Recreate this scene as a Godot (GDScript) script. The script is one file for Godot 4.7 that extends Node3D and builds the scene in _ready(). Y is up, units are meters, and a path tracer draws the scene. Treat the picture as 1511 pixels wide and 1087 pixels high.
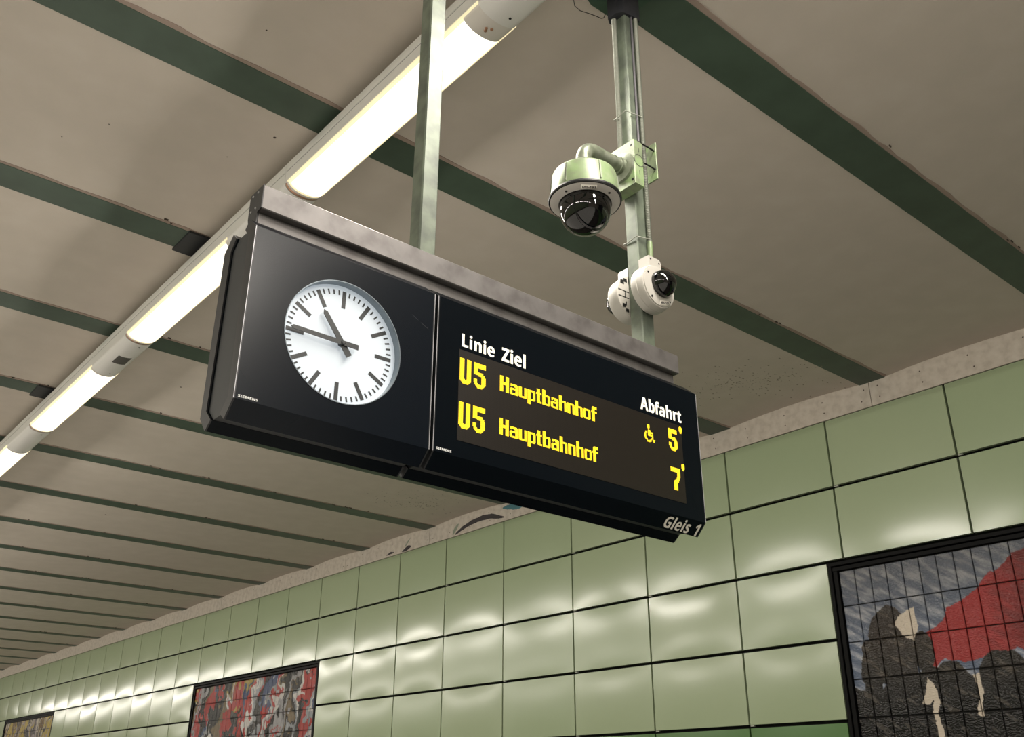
extends Node3D
# A subway platform seen from below: hanging clock and departure board, ceiling lamps, dome cameras, tiled far wall.
# World: x runs along the platform, -z points at the far wall, the photographer's eye is EYE above the platform.
const EYE := 1.6
const EXPO := 6.2        # camera exposure; glows are given as they look after it
const P := 0.0029          # pitch of the LED matrix
const WALL := -6.60        # face of the green wall panels
const AX := -1.9115        # axis of the poles, hanger beam and sign
const LAMP_PERIOD := 2.245
const LAMP_LEN := 1.575
const TILT := 25.0
var rng := RandomNumberGenerator.new()
var mats := {}
var used := {}

func _ready() -> void:
	rng.seed = 7
	var cam := Camera3D.new()
	cam.name = "camera"
	cam.fov = rad_to_deg(2.0 * atan(543.5 / 1396.63))
	cam.near = 0.05
	cam.far = 200.0
	cam.transform = Transform3D(Basis(Vector3(0.64368625, 0.00385975, -0.76527977), Vector3(0.31168997, 0.91196784, 0.26676586), Vector3(0.69894018, -0.41024354, 0.58581811)).orthonormalized(), Vector3(0, EYE, 0))
	add_child(cam)
	cam.current = true
	var env := Environment.new()
	env.background_mode = Environment.BG_COLOR
	env.background_color = Color(0, 0, 0)
	env.tonemap_mode = Environment.TONE_MAPPER_LINEAR
	env.tonemap_exposure = EXPO
	env.sdfgi_enabled = true
	env.ssao_enabled = true
	env.ssil_enabled = true
	var we := WorldEnvironment.new()
	we.name = "environment"
	we.environment = env
	add_child(we)
	lamp_lights()
	make_materials()
	build_shell()
	build_ceiling()
	build_wall_back()
	build_murals()
	build_lamps()
	build_sign()
	build_poles()
	build_cameras()

# ------------------------------------------------------------------ lights
func lamp_lights() -> void:
	for row in 2:
		for k in range(-6, 18):
			var x: float = -2.206 - LAMP_PERIOD * k - LAMP_LEN * 0.5
			for s in [-1.0, 1.0]:
				area(Vector3(x, EYE + 2.762, (-1.765 if row == 0 else 3.75) + s * 0.072), s * TILT, Vector2(LAMP_LEN - 0.1, 0.085), 0.62)

func area(at: Vector3, tilt: float, size: Vector2, energy: float) -> void:
	var l := AreaLight3D.new()
	l.name = "lamp_light"
	l.area_size = size
	l.light_color = Color(1.0, 0.97, 0.925)
	l.light_energy = energy
	l.area_normalize_energy = true
	l.area_range = 40.0
	l.shadow_enabled = true
	l.position = at
	l.rotation_degrees = Vector3(-90.0 - tilt, 0, 0)
	add_child(l, true)

# ------------------------------------------------------------------ materials
func std(col: Color, rough: float, metal := 0.0) -> StandardMaterial3D:
	var m := StandardMaterial3D.new()
	m.albedo_color = col
	m.roughness = rough
	m.metallic = metal
	return m

func noise_tex(sd: int, freq: float, ramp: Array, size := 512, octaves := 4, kind := FastNoiseLite.TYPE_SIMPLEX_SMOOTH) -> NoiseTexture2D:
	var n := FastNoiseLite.new()
	n.seed = sd
	n.frequency = freq
	n.noise_type = kind
	n.fractal_octaves = octaves
	var t := NoiseTexture2D.new()
	t.width = size
	t.height = size
	t.seamless = true
	t.noise = n
	if ramp.size():
		var g := Gradient.new()
		var offs := PackedFloat32Array()
		var cols := PackedColorArray()
		for r in ramp:
			offs.append(r[0])
			cols.append(r[1])
		g.offsets = offs
		g.colors = cols
		t.color_ramp = g
	return t

func tri_map(m: StandardMaterial3D, scale: float) -> void:
	m.uv1_triplanar = true
	m.uv1_world_triplanar = true
	m.uv1_scale = Vector3(scale, scale, scale)

func grey(v: float) -> Color:
	return Color(v, v, v)

func make_materials() -> void:
	var m := std(Color(0.80, 0.762, 0.722), 0.85)
	m.albedo_texture = noise_tex(3, 0.006, [[0.0, Color(0.96, 0.96, 0.955)], [0.5, Color(0.98, 0.975, 0.97)], [1.0, Color(1, 1, 1)]], 1024, 6)
	m.heightmap_enabled = true
	m.heightmap_texture = noise_tex(5, 0.05, [], 1024, 5)
	m.heightmap_scale = 0.015
	tri_map(m, 0.5)
	mats.plaster = m
	m = std(Color(0.295, 0.362, 0.312), 0.5)
	m.albedo_texture = noise_tex(8, 0.01, [[0.0, Color(0.86, 0.86, 0.85)], [1.0, Color(1, 1, 1)]], 512, 4)
	tri_map(m, 0.6)
	mats.beam = m
	mats.seam = std(Color(0.62, 0.55, 0.51), 0.95)
	mats.crumb = std(Color(0.30, 0.26, 0.23), 0.95)
	mats.panel = std(Color(0.605, 0.655, 0.535), 0.17)
	mats.panel2 = std(Color(0.595, 0.648, 0.525), 0.19)
	mats.panel3 = std(Color(0.612, 0.66, 0.542), 0.16)
	for p in [mats.panel, mats.panel2, mats.panel3]:
		p.metallic_specular = 0.58
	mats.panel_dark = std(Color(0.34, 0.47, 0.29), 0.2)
	mats.gap = std(Color(0.03, 0.03, 0.03), 0.8)
	m = std(Color(0.82, 0.785, 0.745), 0.9)
	m.albedo_texture = noise_tex(12, 0.012, [[0.0, Color(0.88, 0.87, 0.86)], [0.5, Color(0.96, 0.955, 0.95)], [1.0, Color(1, 1, 1)]], 1024, 6)
	m.heightmap_enabled = true
	m.heightmap_texture = noise_tex(13, 0.04, [], 512, 5)
	m.heightmap_scale = 0.06
	tri_map(m, 0.9)
	mats.fascia = m
	mats.smear_dark = std(Color(0.24, 0.22, 0.23), 0.8)
	mats.smear_green = std(Color(0.55, 0.58, 0.52), 0.8)
	mats.smear_teal = std(Color(0.30, 0.48, 0.52), 0.8)
	mats.screw = std(Color(0.36, 0.31, 0.28), 0.7)
	m = std(Color(0.78, 0.775, 0.765), 0.7)
	m.albedo_texture = noise_tex(21, 0.02, [[0.0, Color(0.8, 0.8, 0.8)], [1.0, Color(1, 1, 1)]], 512, 4)
	tri_map(m, 0.4)
	mats.floor = m
	mats.track = std(Color(0.26, 0.24, 0.22), 0.95)
	# sign
	m = std(Color(0.045, 0.072, 0.105), 0.25)
	m.metallic_specular = 0.34
	mats.clock_black = m
	m = std(Color(0.045, 0.065, 0.085), 0.25)
	m.metallic_specular = 0.2
	mats.sign_black = m
	mats.sign_edge = std(Color(0.15, 0.155, 0.165), 0.4, 0.1)
	mats.bare_edge = std(Color(0.78, 0.78, 0.80), 0.4, 0.2)
	mats.sign_core = std(Color(0.145, 0.155, 0.16), 0.5)
	m = std(Color(0.49, 0.475, 0.47), 0.5, 0.4)
	m.albedo_texture = noise_tex(31, 0.01, [[0.0, Color(0.78, 0.77, 0.77)], [0.5, Color(0.93, 0.93, 0.93)], [1.0, Color(1, 1, 1)]], 512, 6)
	tri_map(m, 2.0)
	mats.steel = m
	mats.end_plate = std(Color(0.19, 0.19, 0.195), 0.5, 0.2)
	mats.rivet = std(Color(0.7, 0.7, 0.7), 0.3, 0.8)
	m = std(Color(0.16, 0.14, 0.125), 0.38)
	m.albedo_texture = dot_texture()
	m.uv1_scale = Vector3(306, 88, 1)
	mats.screen = m
	m = std(Color(0.9, 0.75, 0.1), 0.6)
	m.emission_enabled = true
	m.emission = Color(1.0, 0.83, 0.14)
	m.emission_energy_multiplier = 1.15 / EXPO
	mats.led = m
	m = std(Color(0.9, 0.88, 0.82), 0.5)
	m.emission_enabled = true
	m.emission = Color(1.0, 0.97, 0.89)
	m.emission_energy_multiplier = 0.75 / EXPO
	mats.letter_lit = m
	mats.letter = std(Color(0.86, 0.84, 0.80), 0.5)
	mats.letter_small = std(Color(0.95, 0.95, 0.95), 0.5)
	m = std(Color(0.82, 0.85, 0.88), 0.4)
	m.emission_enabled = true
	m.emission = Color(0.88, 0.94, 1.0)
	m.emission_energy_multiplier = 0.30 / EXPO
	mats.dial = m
	mats.hand = std(Color(0.20, 0.21, 0.22), 0.45)
	mats.bezel = std(Color(0.50, 0.54, 0.57), 0.3, 0.4)
	# lamps
	mats.lamp_body = std(Color(0.88, 0.875, 0.86), 0.5)
	mats.lamp_cover = std(Color(0.90, 0.89, 0.88), 0.38, 0.0)
	m = std(Color(0.95, 0.94, 0.9), 0.4)
	m.emission_enabled = true
	m.emission = Color(1.0, 0.97, 0.90)
	m.emission_energy_multiplier = 1.9 / EXPO
	mats.lamp_glow = m
	m = std(Color(0.9, 0.86, 0.74), 0.4)
	m.emission_enabled = true
	m.emission = Color(1.0, 0.93, 0.74)
	m.emission_energy_multiplier = 0.72 / EXPO
	mats.lamp_rim = m
	mats.lamp_clear = std(Color(0.86, 0.835, 0.81), 0.3)
	mats.copper = std(Color(0.78, 0.60, 0.50), 0.35, 0.6)
	mats.bracket = std(Color(0.13, 0.14, 0.15), 0.6)
	mats.label_grey = std(Color(0.33, 0.315, 0.30), 0.6)
	# poles and cameras
	m = std(Color(0.475, 0.505, 0.46), 0.45, 0.2)
	m.albedo_texture = noise_tex(41, 0.012, [[0.0, Color(0.72, 0.73, 0.73)], [0.45, Color(0.86, 0.87, 0.85)], [0.7, Color(0.95, 0.97, 0.93)], [1.0, Color(1, 1, 1)]], 512, 6)
	tri_map(m, 1.6)
	mats.pole = m
	m = std(Color(0.61, 0.665, 0.545), 0.38, 0.1)
	m.albedo_texture = noise_tex(43, 0.008, [[0.0, Color(0.66, 0.66, 0.67)], [0.42, Color(0.86, 0.86, 0.84)], [0.6, Color(0.88, 0.95, 0.82)], [1.0, Color(1, 1, 0.98)]], 512, 5)
	tri_map(m, 2.5)
	mats.cam_green = m
	m = std(Color(0.58, 0.595, 0.555), 0.38, 0.4)
	m.albedo_texture = noise_tex(45, 0.014, [[0.0, Color(0.62, 0.66, 0.58)], [0.5, Color(0.9, 0.92, 0.86)], [1.0, Color(1, 1, 1)]], 512, 5)
	tri_map(m, 2.5)
	mats.cam_arm = m
	mats.cam_white = std(Color(0.745, 0.73, 0.70), 0.45)
	mats.cam_ring = std(Color(0.74, 0.72, 0.70), 0.5)
	mats.dark = std(Color(0.05, 0.05, 0.055), 0.5)
	m = std(Color(0.018, 0.02, 0.026), 0.04)
	m.metallic_specular = 0.6
	m.clearcoat_enabled = true
	m.clearcoat = 0.25
	m.clearcoat_roughness = 0.02
	mats.dome = m
	mats.conduit = std(Color(0.58, 0.59, 0.55), 0.5, 0.3)
	mats.cable = std(Color(0.36, 0.35, 0.37), 0.5)
	mats.tape = std(Color(0.15, 0.155, 0.18), 0.6)
	mats.plate_green = std(Color(0.24, 0.33, 0.27), 0.5)
	mats.mould = std(Color(0.53, 0.50, 0.45), 0.9)
	mats.paper = std(Color(0.9, 0.88, 0.84), 0.6)
	mats.ink = std(Color(0.06, 0.06, 0.06), 0.6)
	mats.frame_black = std(Color(0.02, 0.02, 0.022), 0.55)
	mats.frame_black.metallic_specular = 0.25

func dot_texture() -> ImageTexture:
	var im := Image.create(8, 8, false, Image.FORMAT_RGBA8)
	for y in 8:
		for x in 8:
			var d := Vector2(x - 3.5, y - 3.5).length()
			im.set_pixel(x, y, Color(1, 0.97, 0.92) if d < 3.1 else Color(0.42, 0.42, 0.44))
	return ImageTexture.create_from_image(im)

# ------------------------------------------------------------------ naming helpers
func numbered(n: String) -> String:
	var k: int = used.get(n, 0)
	used[n] = k + 1
	return n if k == 0 else "%s_%03d" % [n, k]

func tag(o: Node, label: String, category: String, group := "") -> void:
	o.set_meta("label", label)
	o.set_meta("category", category)
	if group:
		o.set_meta("group", group)

func thing(called: String, label: String, category: String, at: Vector3, group := "") -> Node3D:
	var o := Node3D.new()
	o.name = numbered(called)
	o.position = at
	add_child(o)
	tag(o, label, category, group)
	return o

func origin_of(n: Node3D) -> Vector3:
	var o := Vector3.ZERO
	var q: Node = n
	while q is Node3D and q != self:
		o += (q as Node3D).position
		q = q.get_parent()
	return o

# a part whose shape was given in eye-height world coordinates
func part(called: String, st: SurfaceTool, mat: Material, parent: Node3D) -> MeshInstance3D:
	st.generate_normals()
	var mi := MeshInstance3D.new()
	mi.name = called
	mi.mesh = st.commit()
	mi.material_override = null
	mi.mesh.surface_set_material(0, mat)
	mi.position = Vector3(0, EYE, 0) - origin_of(parent)
	parent.add_child(mi, true)
	return mi

func struct(called: String, st: SurfaceTool, mat: Material) -> MeshInstance3D:
	var o := part(called, st, mat, self)
	o.set_meta("kind", "structure")
	return o

func begin() -> SurfaceTool:
	var st := SurfaceTool.new()
	st.begin(Mesh.PRIMITIVE_TRIANGLES)
	return st

# ------------------------------------------------------------------ shape helpers
func tri(st: SurfaceTool, a: Vector3, b: Vector3, c: Vector3, n: Vector3) -> void:
	if (a - c).cross(a - b).dot(n) < 0.0:
		var t := b
		b = c
		c = t
	st.add_vertex(a)
	st.add_vertex(b)
	st.add_vertex(c)

func quad(st: SurfaceTool, a: Vector3, b: Vector3, c: Vector3, d: Vector3, n: Vector3) -> void:
	tri(st, a, b, c, n)
	tri(st, a, c, d, n)

func box(st: SurfaceTool, lo: Vector3, hi: Vector3, bevel := 0.0) -> void:
	# chamfered along its longest axis and at its ends
	var s := hi - lo
	var c := (lo + hi) * 0.5
	if bevel <= 0.0:
		st.set_smooth_group(-1)
		var h := s * 0.5
		for ax in 3:
			for sg in [-1.0, 1.0]:
				var n := Vector3.ZERO
				n[ax] = sg
				var u := Vector3.ZERO
				u[(ax + 1) % 3] = h[(ax + 1) % 3]
				var v := Vector3.ZERO
				v[(ax + 2) % 3] = h[(ax + 2) % 3]
				var p := c + n * h[ax]
				quad(st, p - u - v, p + u - v, p + u + v, p - u + v, n)
		return
	var w := 0
	for ax in 3:
		if s[ax] > s[w]:
			w = ax
	var ua := Vector3.ZERO
	ua[(w + 1) % 3] = 1
	var va := Vector3.ZERO
	va[(w + 2) % 3] = 1
	var hu: float = s[(w + 1) % 3] * 0.5
	var hv: float = s[(w + 2) % 3] * 0.5
	var wv := Vector3.ZERO
	wv[w] = s[w]
	ext(st, PackedVector2Array([Vector2(-hu + bevel, -hv), Vector2(hu - bevel, -hv), Vector2(hu, -hv + bevel), Vector2(hu, hv - bevel), Vector2(hu - bevel, hv), Vector2(-hu + bevel, hv), Vector2(-hu, hv - bevel), Vector2(-hu, -hv + bevel)]), c - wv * 0.5, ua, va, wv)

# a closed 2D outline in the axes u, v drawn out along w; edges meeting at less than 35 degrees are smooth
func ext(st: SurfaceTool, poly: PackedVector2Array, o: Vector3, u: Vector3, v: Vector3, w: Vector3, skip := [], caps := true) -> void:
	var n := poly.size()
	var area2 := 0.0
	for i in n:
		var p := poly[i]
		var q := poly[(i + 1) % n]
		area2 += p.x * q.y - q.x * p.y
	var sg := signf(area2)
	var grp := 1
	var last := Vector2.ZERO
	for i in n:
		var p := poly[i]
		var q := poly[(i + 1) % n]
		var d := (q - p).normalized()
		if i > 0 and absf(last.angle_to(d)) > 0.6:
			grp += 1
		last = d
		if i in skip:
			continue
		st.set_smooth_group(grp)
		var nn := u * (d.y * sg) - v * (d.x * sg)
		var a := o + u * p.x + v * p.y
		var b := o + u * q.x + v * q.y
		quad(st, a, b, b + w, a + w, nn)
	if caps:
		st.set_smooth_group(-1)
		var idx := Geometry2D.triangulate_polygon(poly)
		for i in range(0, idx.size(), 3):
			var a := o + u * poly[idx[i]].x + v * poly[idx[i]].y
			var b := o + u * poly[idx[i + 1]].x + v * poly[idx[i + 1]].y
			var c := o + u * poly[idx[i + 2]].x + v * poly[idx[i + 2]].y
			tri(st, a, b, c, -w)
			tri(st, a + w, b + w, c + w, w)

# profile of (radius, height) turned round the axis
func lathe(st: SurfaceTool, prof: Array, o: Vector3, axis: Vector3, n := 32, from := 0.0, sweep := TAU) -> void:
	axis = axis.normalized()
	var u := axis.cross(Vector3(0, 1, 0) if absf(axis.y) < 0.9 else Vector3(1, 0, 0)).normalized()
	var v := axis.cross(u)
	var grp := 1
	var last := Vector2.ZERO
	for i in prof.size() - 1:
		var p: Vector2 = prof[i]
		var q: Vector2 = prof[i + 1]
		var d := (q - p).normalized()
		if i > 0 and absf(last.angle_to(d)) > 0.6:
			grp += 1
		last = d
		st.set_smooth_group(grp)
		for k in n:
			var a0 := from + sweep * k / n
			var a1 := from + sweep * (k + 1) / n
			if sweep > 6.28 and k == n - 1:
				a1 = from
			var r0 := u * cos(a0) + v * sin(a0)
			var r1 := u * cos(a1) + v * sin(a1)
			var nn := (r0 + r1).normalized() * d.y - axis * d.x
			var a := o + r0 * p.x + axis * p.y
			var b := o + r1 * p.x + axis * p.y
			var c := o + r1 * q.x + axis * q.y
			var e := o + r0 * q.x + axis * q.y
			if p.x < 1e-6:
				tri(st, a, c, e, nn)
			elif q.x < 1e-6:
				tri(st, a, b, c, nn)
			else:
				quad(st, a, b, c, e, nn)

func tube(st: SurfaceTool, pts: Array, r: float, n := 10, ribs := 0.0) -> void:
	var rings := []
	var t0: Vector3 = (pts[1] - pts[0]).normalized()
	var u := t0.cross(Vector3(0.3, 0.2, 0.9)).normalized()
	for i in pts.size():
		var t: Vector3 = (pts[mini(i + 1, pts.size() - 1)] - pts[maxi(i - 1, 0)]).normalized()
		u = (u - t * u.dot(t)).normalized()
		var v := t.cross(u)
		var rr := r + (ribs if i % 2 else 0.0)
		var ring := []
		for k in n:
			var a := TAU * k / n
			ring.append(pts[i] + (u * cos(a) + v * sin(a)) * rr)
		rings.append(ring)
	st.set_smooth_group(-1 if ribs > 0.0 else 1)
	for i in pts.size() - 1:
		var c: Vector3 = (pts[i] + pts[i + 1]) * 0.5
		for k in n:
			var k2 := (k + 1) % n
			var m: Vector3 = (rings[i][k] + rings[i + 1][k2]) * 0.5
			quad(st, rings[i][k], rings[i][k2], rings[i + 1][k2], rings[i + 1][k], m - c)
	st.set_smooth_group(-1)
	for e in [0, pts.size() - 1]:
		var out: Vector3 = pts[0] - pts[1] if e == 0 else pts[e] - pts[e - 1]
		for k in n:
			tri(st, pts[e], rings[e][k], rings[e][(k + 1) % n], out)

func line_pts(a: Vector3, b: Vector3, step: float) -> Array:
	var n := maxi(2, int(a.distance_to(b) / step))
	var out := []
	for i in n + 1:
		out.append(a.lerp(b, float(i) / n))
	return out

# lettering fitted into a rectangle: left, width, baseline-to-top height; lies in the plane of the axes right and up
func lettering(called: String, text: String, left: Vector3, right: Vector3, up: Vector3, width: float, height: float, mat: Material, parent: Node3D, bold := true, depth := 0.0012) -> MeshInstance3D:
	var tm := TextMesh.new()
	var f := SystemFont.new()
	f.font_names = PackedStringArray(["Droid Sans"])
	f.font_weight = 700 if bold else 400
	tm.font = f
	tm.text = text
	tm.font_size = 64
	tm.pixel_size = 0.01
	tm.depth = 0.05
	tm.curve_step = 1.0
	tm.horizontal_alignment = HORIZONTAL_ALIGNMENT_LEFT
	var bb := tm.get_aabb()
	var mi := MeshInstance3D.new()
	mi.name = called
	mi.mesh = tm
	tm.material = mat
	var sx := width / bb.size.x
	var sy := height / bb.size.y
	var sz := depth / bb.size.z
	var nrm := right.cross(up)
	var bs := Basis(right * sx, up * sy, nrm * sz)
	mi.transform = Transform3D(bs, left - bs * Vector3(bb.position.x, bb.position.y, bb.position.z) + Vector3(0, EYE, 0) - origin_of(parent))
	parent.add_child(mi, true)
	return mi

# ------------------------------------------------------------------ shell of the station
func build_shell() -> void:
	var st := begin()
	box(st, Vector3(-47, -EYE - 0.3, -2.35), Vector3(15, -EYE, 4.35))
	var fl := struct("floor", st, mats.floor)
	st = begin()
	box(st, Vector3(-47, -EYE - 1.5, -6.95), Vector3(15, -EYE - 1.2, 8.95))
	var bed := part("track_bed", st, mats.track, fl)
	bed.set_meta("kind", "structure")
	st = begin()
	box(st, Vector3(-47, -EYE - 1.2, 8.6), Vector3(15, 3.3, 8.95))
	struct("wall_front", st, mats.panel2)
	st = begin()
	box(st, Vector3(-47.3, -EYE - 1.5, -6.95), Vector3(-47, 3.3, 8.95))
	struct("wall_left", st, mats.fascia)
	st = begin()
	box(st, Vector3(15, -EYE - 1.5, -6.95), Vector3(15.3, 3.3, 8.95))
	struct("wall_right", st, mats.fascia)

func beam_center(k: int) -> float:
	var c := [-1.9134, -3.4463, -4.959, -6.4648, -7.9605, -9.4557, -10.952]
	return c[k] if k >= 0 and k < 7 else (-1.9134 - 1.51 * k if k < 0 else -10.952 - 1.515 * (k - 6))

func build_ceiling() -> void:
	var st := begin()
	box(st, Vector3(-47, 3.14, -6.95), Vector3(15, 3.34, 8.95))
	var ce := struct("ceiling", st, mats.plaster)
	var jit := FastNoiseLite.new()
	jit.seed = 5
	jit.frequency = 3.0
	for k in range(-11, 30):
		var x0 := beam_center(k)
		var x1 := beam_center(k + 1)
		var hw := 0.113
		# steel beam between the plaster vaults
		st = begin()
		box(st, Vector3(x0 - hw, 3.0, -6.62), Vector3(x0 + hw, 3.13, 8.6), 0.004)
		part("steel_beam", st, mats.beam, ce)
		# shallow plaster vault from this beam to the next
		var poly := PackedVector2Array()
		var a := x1 + hw
		var b := x0 - hw
		for i in 13:
			var t := i / 12.0
			poly.append(Vector2(lerpf(a, b, t), 3.006 + 0.024 * (1.0 - pow(2.0 * t - 1.0, 2))))
		poly.append(Vector2(b, 3.135))
		poly.append(Vector2(a, 3.135))
		st = begin()
		ext(st, poly, Vector3(0, 0, -6.9), Vector3(1, 0, 0), Vector3(0, 1, 0), Vector3(0, 0, 15.5))
		part("plaster_vault", st, mats.plaster, ce)
		# uneven plaster edge on the near side of each beam
		if k > -3 and k < 16:
			st = begin()
			st.set_smooth_group(-1)
			var z := -6.6
			while z < 2.0:
				var z1 := z + 0.06
				var w0 := 0.012 + 0.014 * (jit.get_noise_2d(z, k * 9.0) + 0.4)
				var w1 := 0.012 + 0.014 * (jit.get_noise_2d(z1, k * 9.0) + 0.4)
				var xe := x0 + hw
				quad(st, Vector3(xe - 0.004, 3.0025, z), Vector3(xe + w0, 3.0045, z), Vector3(xe + w1, 3.0045, z1), Vector3(xe - 0.004, 3.0025, z1), Vector3(0, -1, 0))
				quad(st, Vector3(xe + w0, 3.0045, z), Vector3(xe + w0 + 0.004, 3.02, z), Vector3(xe + w1 + 0.004, 3.02, z1), Vector3(xe + w1, 3.0045, z1), Vector3(1, -1, 0))
				z = z1
			part("plaster_edge", st, mats.seam, ce)
			st = begin()
			var any := false
			for i in 60:
				var zc := rng.randf_range(-6.5, 1.5)
				if jit.get_noise_2d(zc * 0.35, k * 31.0) < 0.12:
					continue
				any = true
				var xx := x0 + hw + 0.022 + rng.randf_range(-0.012, 0.012)
				var r := rng.randf_range(0.002, 0.0055)
				box(st, Vector3(xx - r * 0.6, 2.999, zc - r * 2.5), Vector3(xx + r * 0.6, 3.012, zc + r * 2.5))
			if any:
				var cr := part("plaster_crumb", st, mats.crumb, ce)
				cr.set_meta("kind", "stuff")
	# small stains and old fixing holes in the plaster
	st = begin()
	for q in [[-3.746, -1.571, 0.011], [-4.067, -1.462, 0.005], [-7.21, -2.506, 0.012], [-3.1, -1.2, 0.006], [-11.56, -3.37, 0.012], [-4.2, -0.9, 0.005], [-4.45, -0.75, 0.005], [-1.4, -2.9, 0.006], [-1.35, -2.95, 0.005]]:
		lathe(st, [Vector2(q[2], 0.03), Vector2(q[2] * 0.7, 0.0), Vector2(0, -0.002)], Vector3(q[0], vault_y(q[0]) - 0.001, q[1]), Vector3(0, 1, 0), 8)
	part("fixing_hole", st, mats.crumb, ce).set_meta("kind", "stuff")
	st = begin()
	for i in 420:
		var cx := -4.15 + rng.randfn(0, 0.28)
		var cz := -5.95 + rng.randfn(0, 0.22) + (cx + 4.15) * -0.5
		if i > 240:
			cx = -8.7 + rng.randfn(0, 0.2)
			cz = -5.9 + rng.randfn(0, 0.25)
		var r := rng.randf_range(0.0015, 0.005)
		var yy := vault_y(cx)
		box(st, Vector3(cx - r, yy - 0.0008, cz - r * 1.6), Vector3(cx + r, yy + 0.01, cz + r * 1.6))
	part("mould_spot", st, mats.mould, ce).set_meta("kind", "stuff")

func vault_y(x: float) -> float:
	for k in range(-11, 30):
		var a := beam_center(k + 1) + 0.113
		var b := beam_center(k) - 0.113
		if x > a and x < b:
			return 3.006 + 0.024 * (1.0 - pow(2.0 * (x - a) / (b - a) - 1.0, 2))
	return 3.0

# ------------------------------------------------------------------ far wall
func panel_mesh(seed_: int, bulge: float) -> ArrayMesh:
	# one metal wall panel, 1 x 1 in outline, slightly pillowed, with returned edges
	var r := RandomNumberGenerator.new()
	r.seed = seed_
	var nx := 14
	var ny := 10
	var wob := [r.randf_range(-1, 1), r.randf_range(-1, 1), r.randf_range(0, TAU), r.randf_range(0, TAU)]
	var h := func(u: float, v: float) -> float:
		var e := (1.0 - pow(absf(2 * u - 1), 2.2)) * (1.0 - pow(absf(2 * v - 1), 2.2))
		return bulge * e + 0.0005 * wob[0] * sin(u * 4.5 + wob[2]) * sin(PI * v) + 0.0004 * wob[1] * sin(v * 4.0 + wob[3]) * sin(PI * u)
	var st := begin()
	st.set_smooth_group(1)
	for i in nx:
		for j in ny:
			var p := []
			for q in [[i, j], [i + 1, j], [i + 1, j + 1], [i, j + 1]]:
				var u: float = 0.5 - 0.5 * cos(PI * q[0] / nx)
				var v: float = 0.5 - 0.5 * cos(PI * q[1] / ny)
				p.append(Vector3(u - 0.5, v - 0.5, h.call(u, v)))
			quad(st, p[0], p[1], p[2], p[3], Vector3(0, 0, 1))
	st.set_smooth_group(-1)
	for e in [[Vector3(-0.5, -0.5, 0), Vector3(0.5, -0.5, 0), Vector3(0, -1, 0)], [Vector3(-0.5, 0.5, 0), Vector3(0.5, 0.5, 0), Vector3(0, 1, 0)], [Vector3(-0.5, -0.5, 0), Vector3(-0.5, 0.5, 0), Vector3(-1, 0, 0)], [Vector3(0.5, -0.5, 0), Vector3(0.5, 0.5, 0), Vector3(1, 0, 0)]]:
		quad(st, e[0], e[1], e[1] - Vector3(0, 0, 0.035), e[0] - Vector3(0, 0, 0.035), e[2])
	st.generate_normals()
	return st.commit()

var joints := []
const ROWS := [2.792, 2.23, 1.655, 1.071, 0.496, -0.08]

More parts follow.
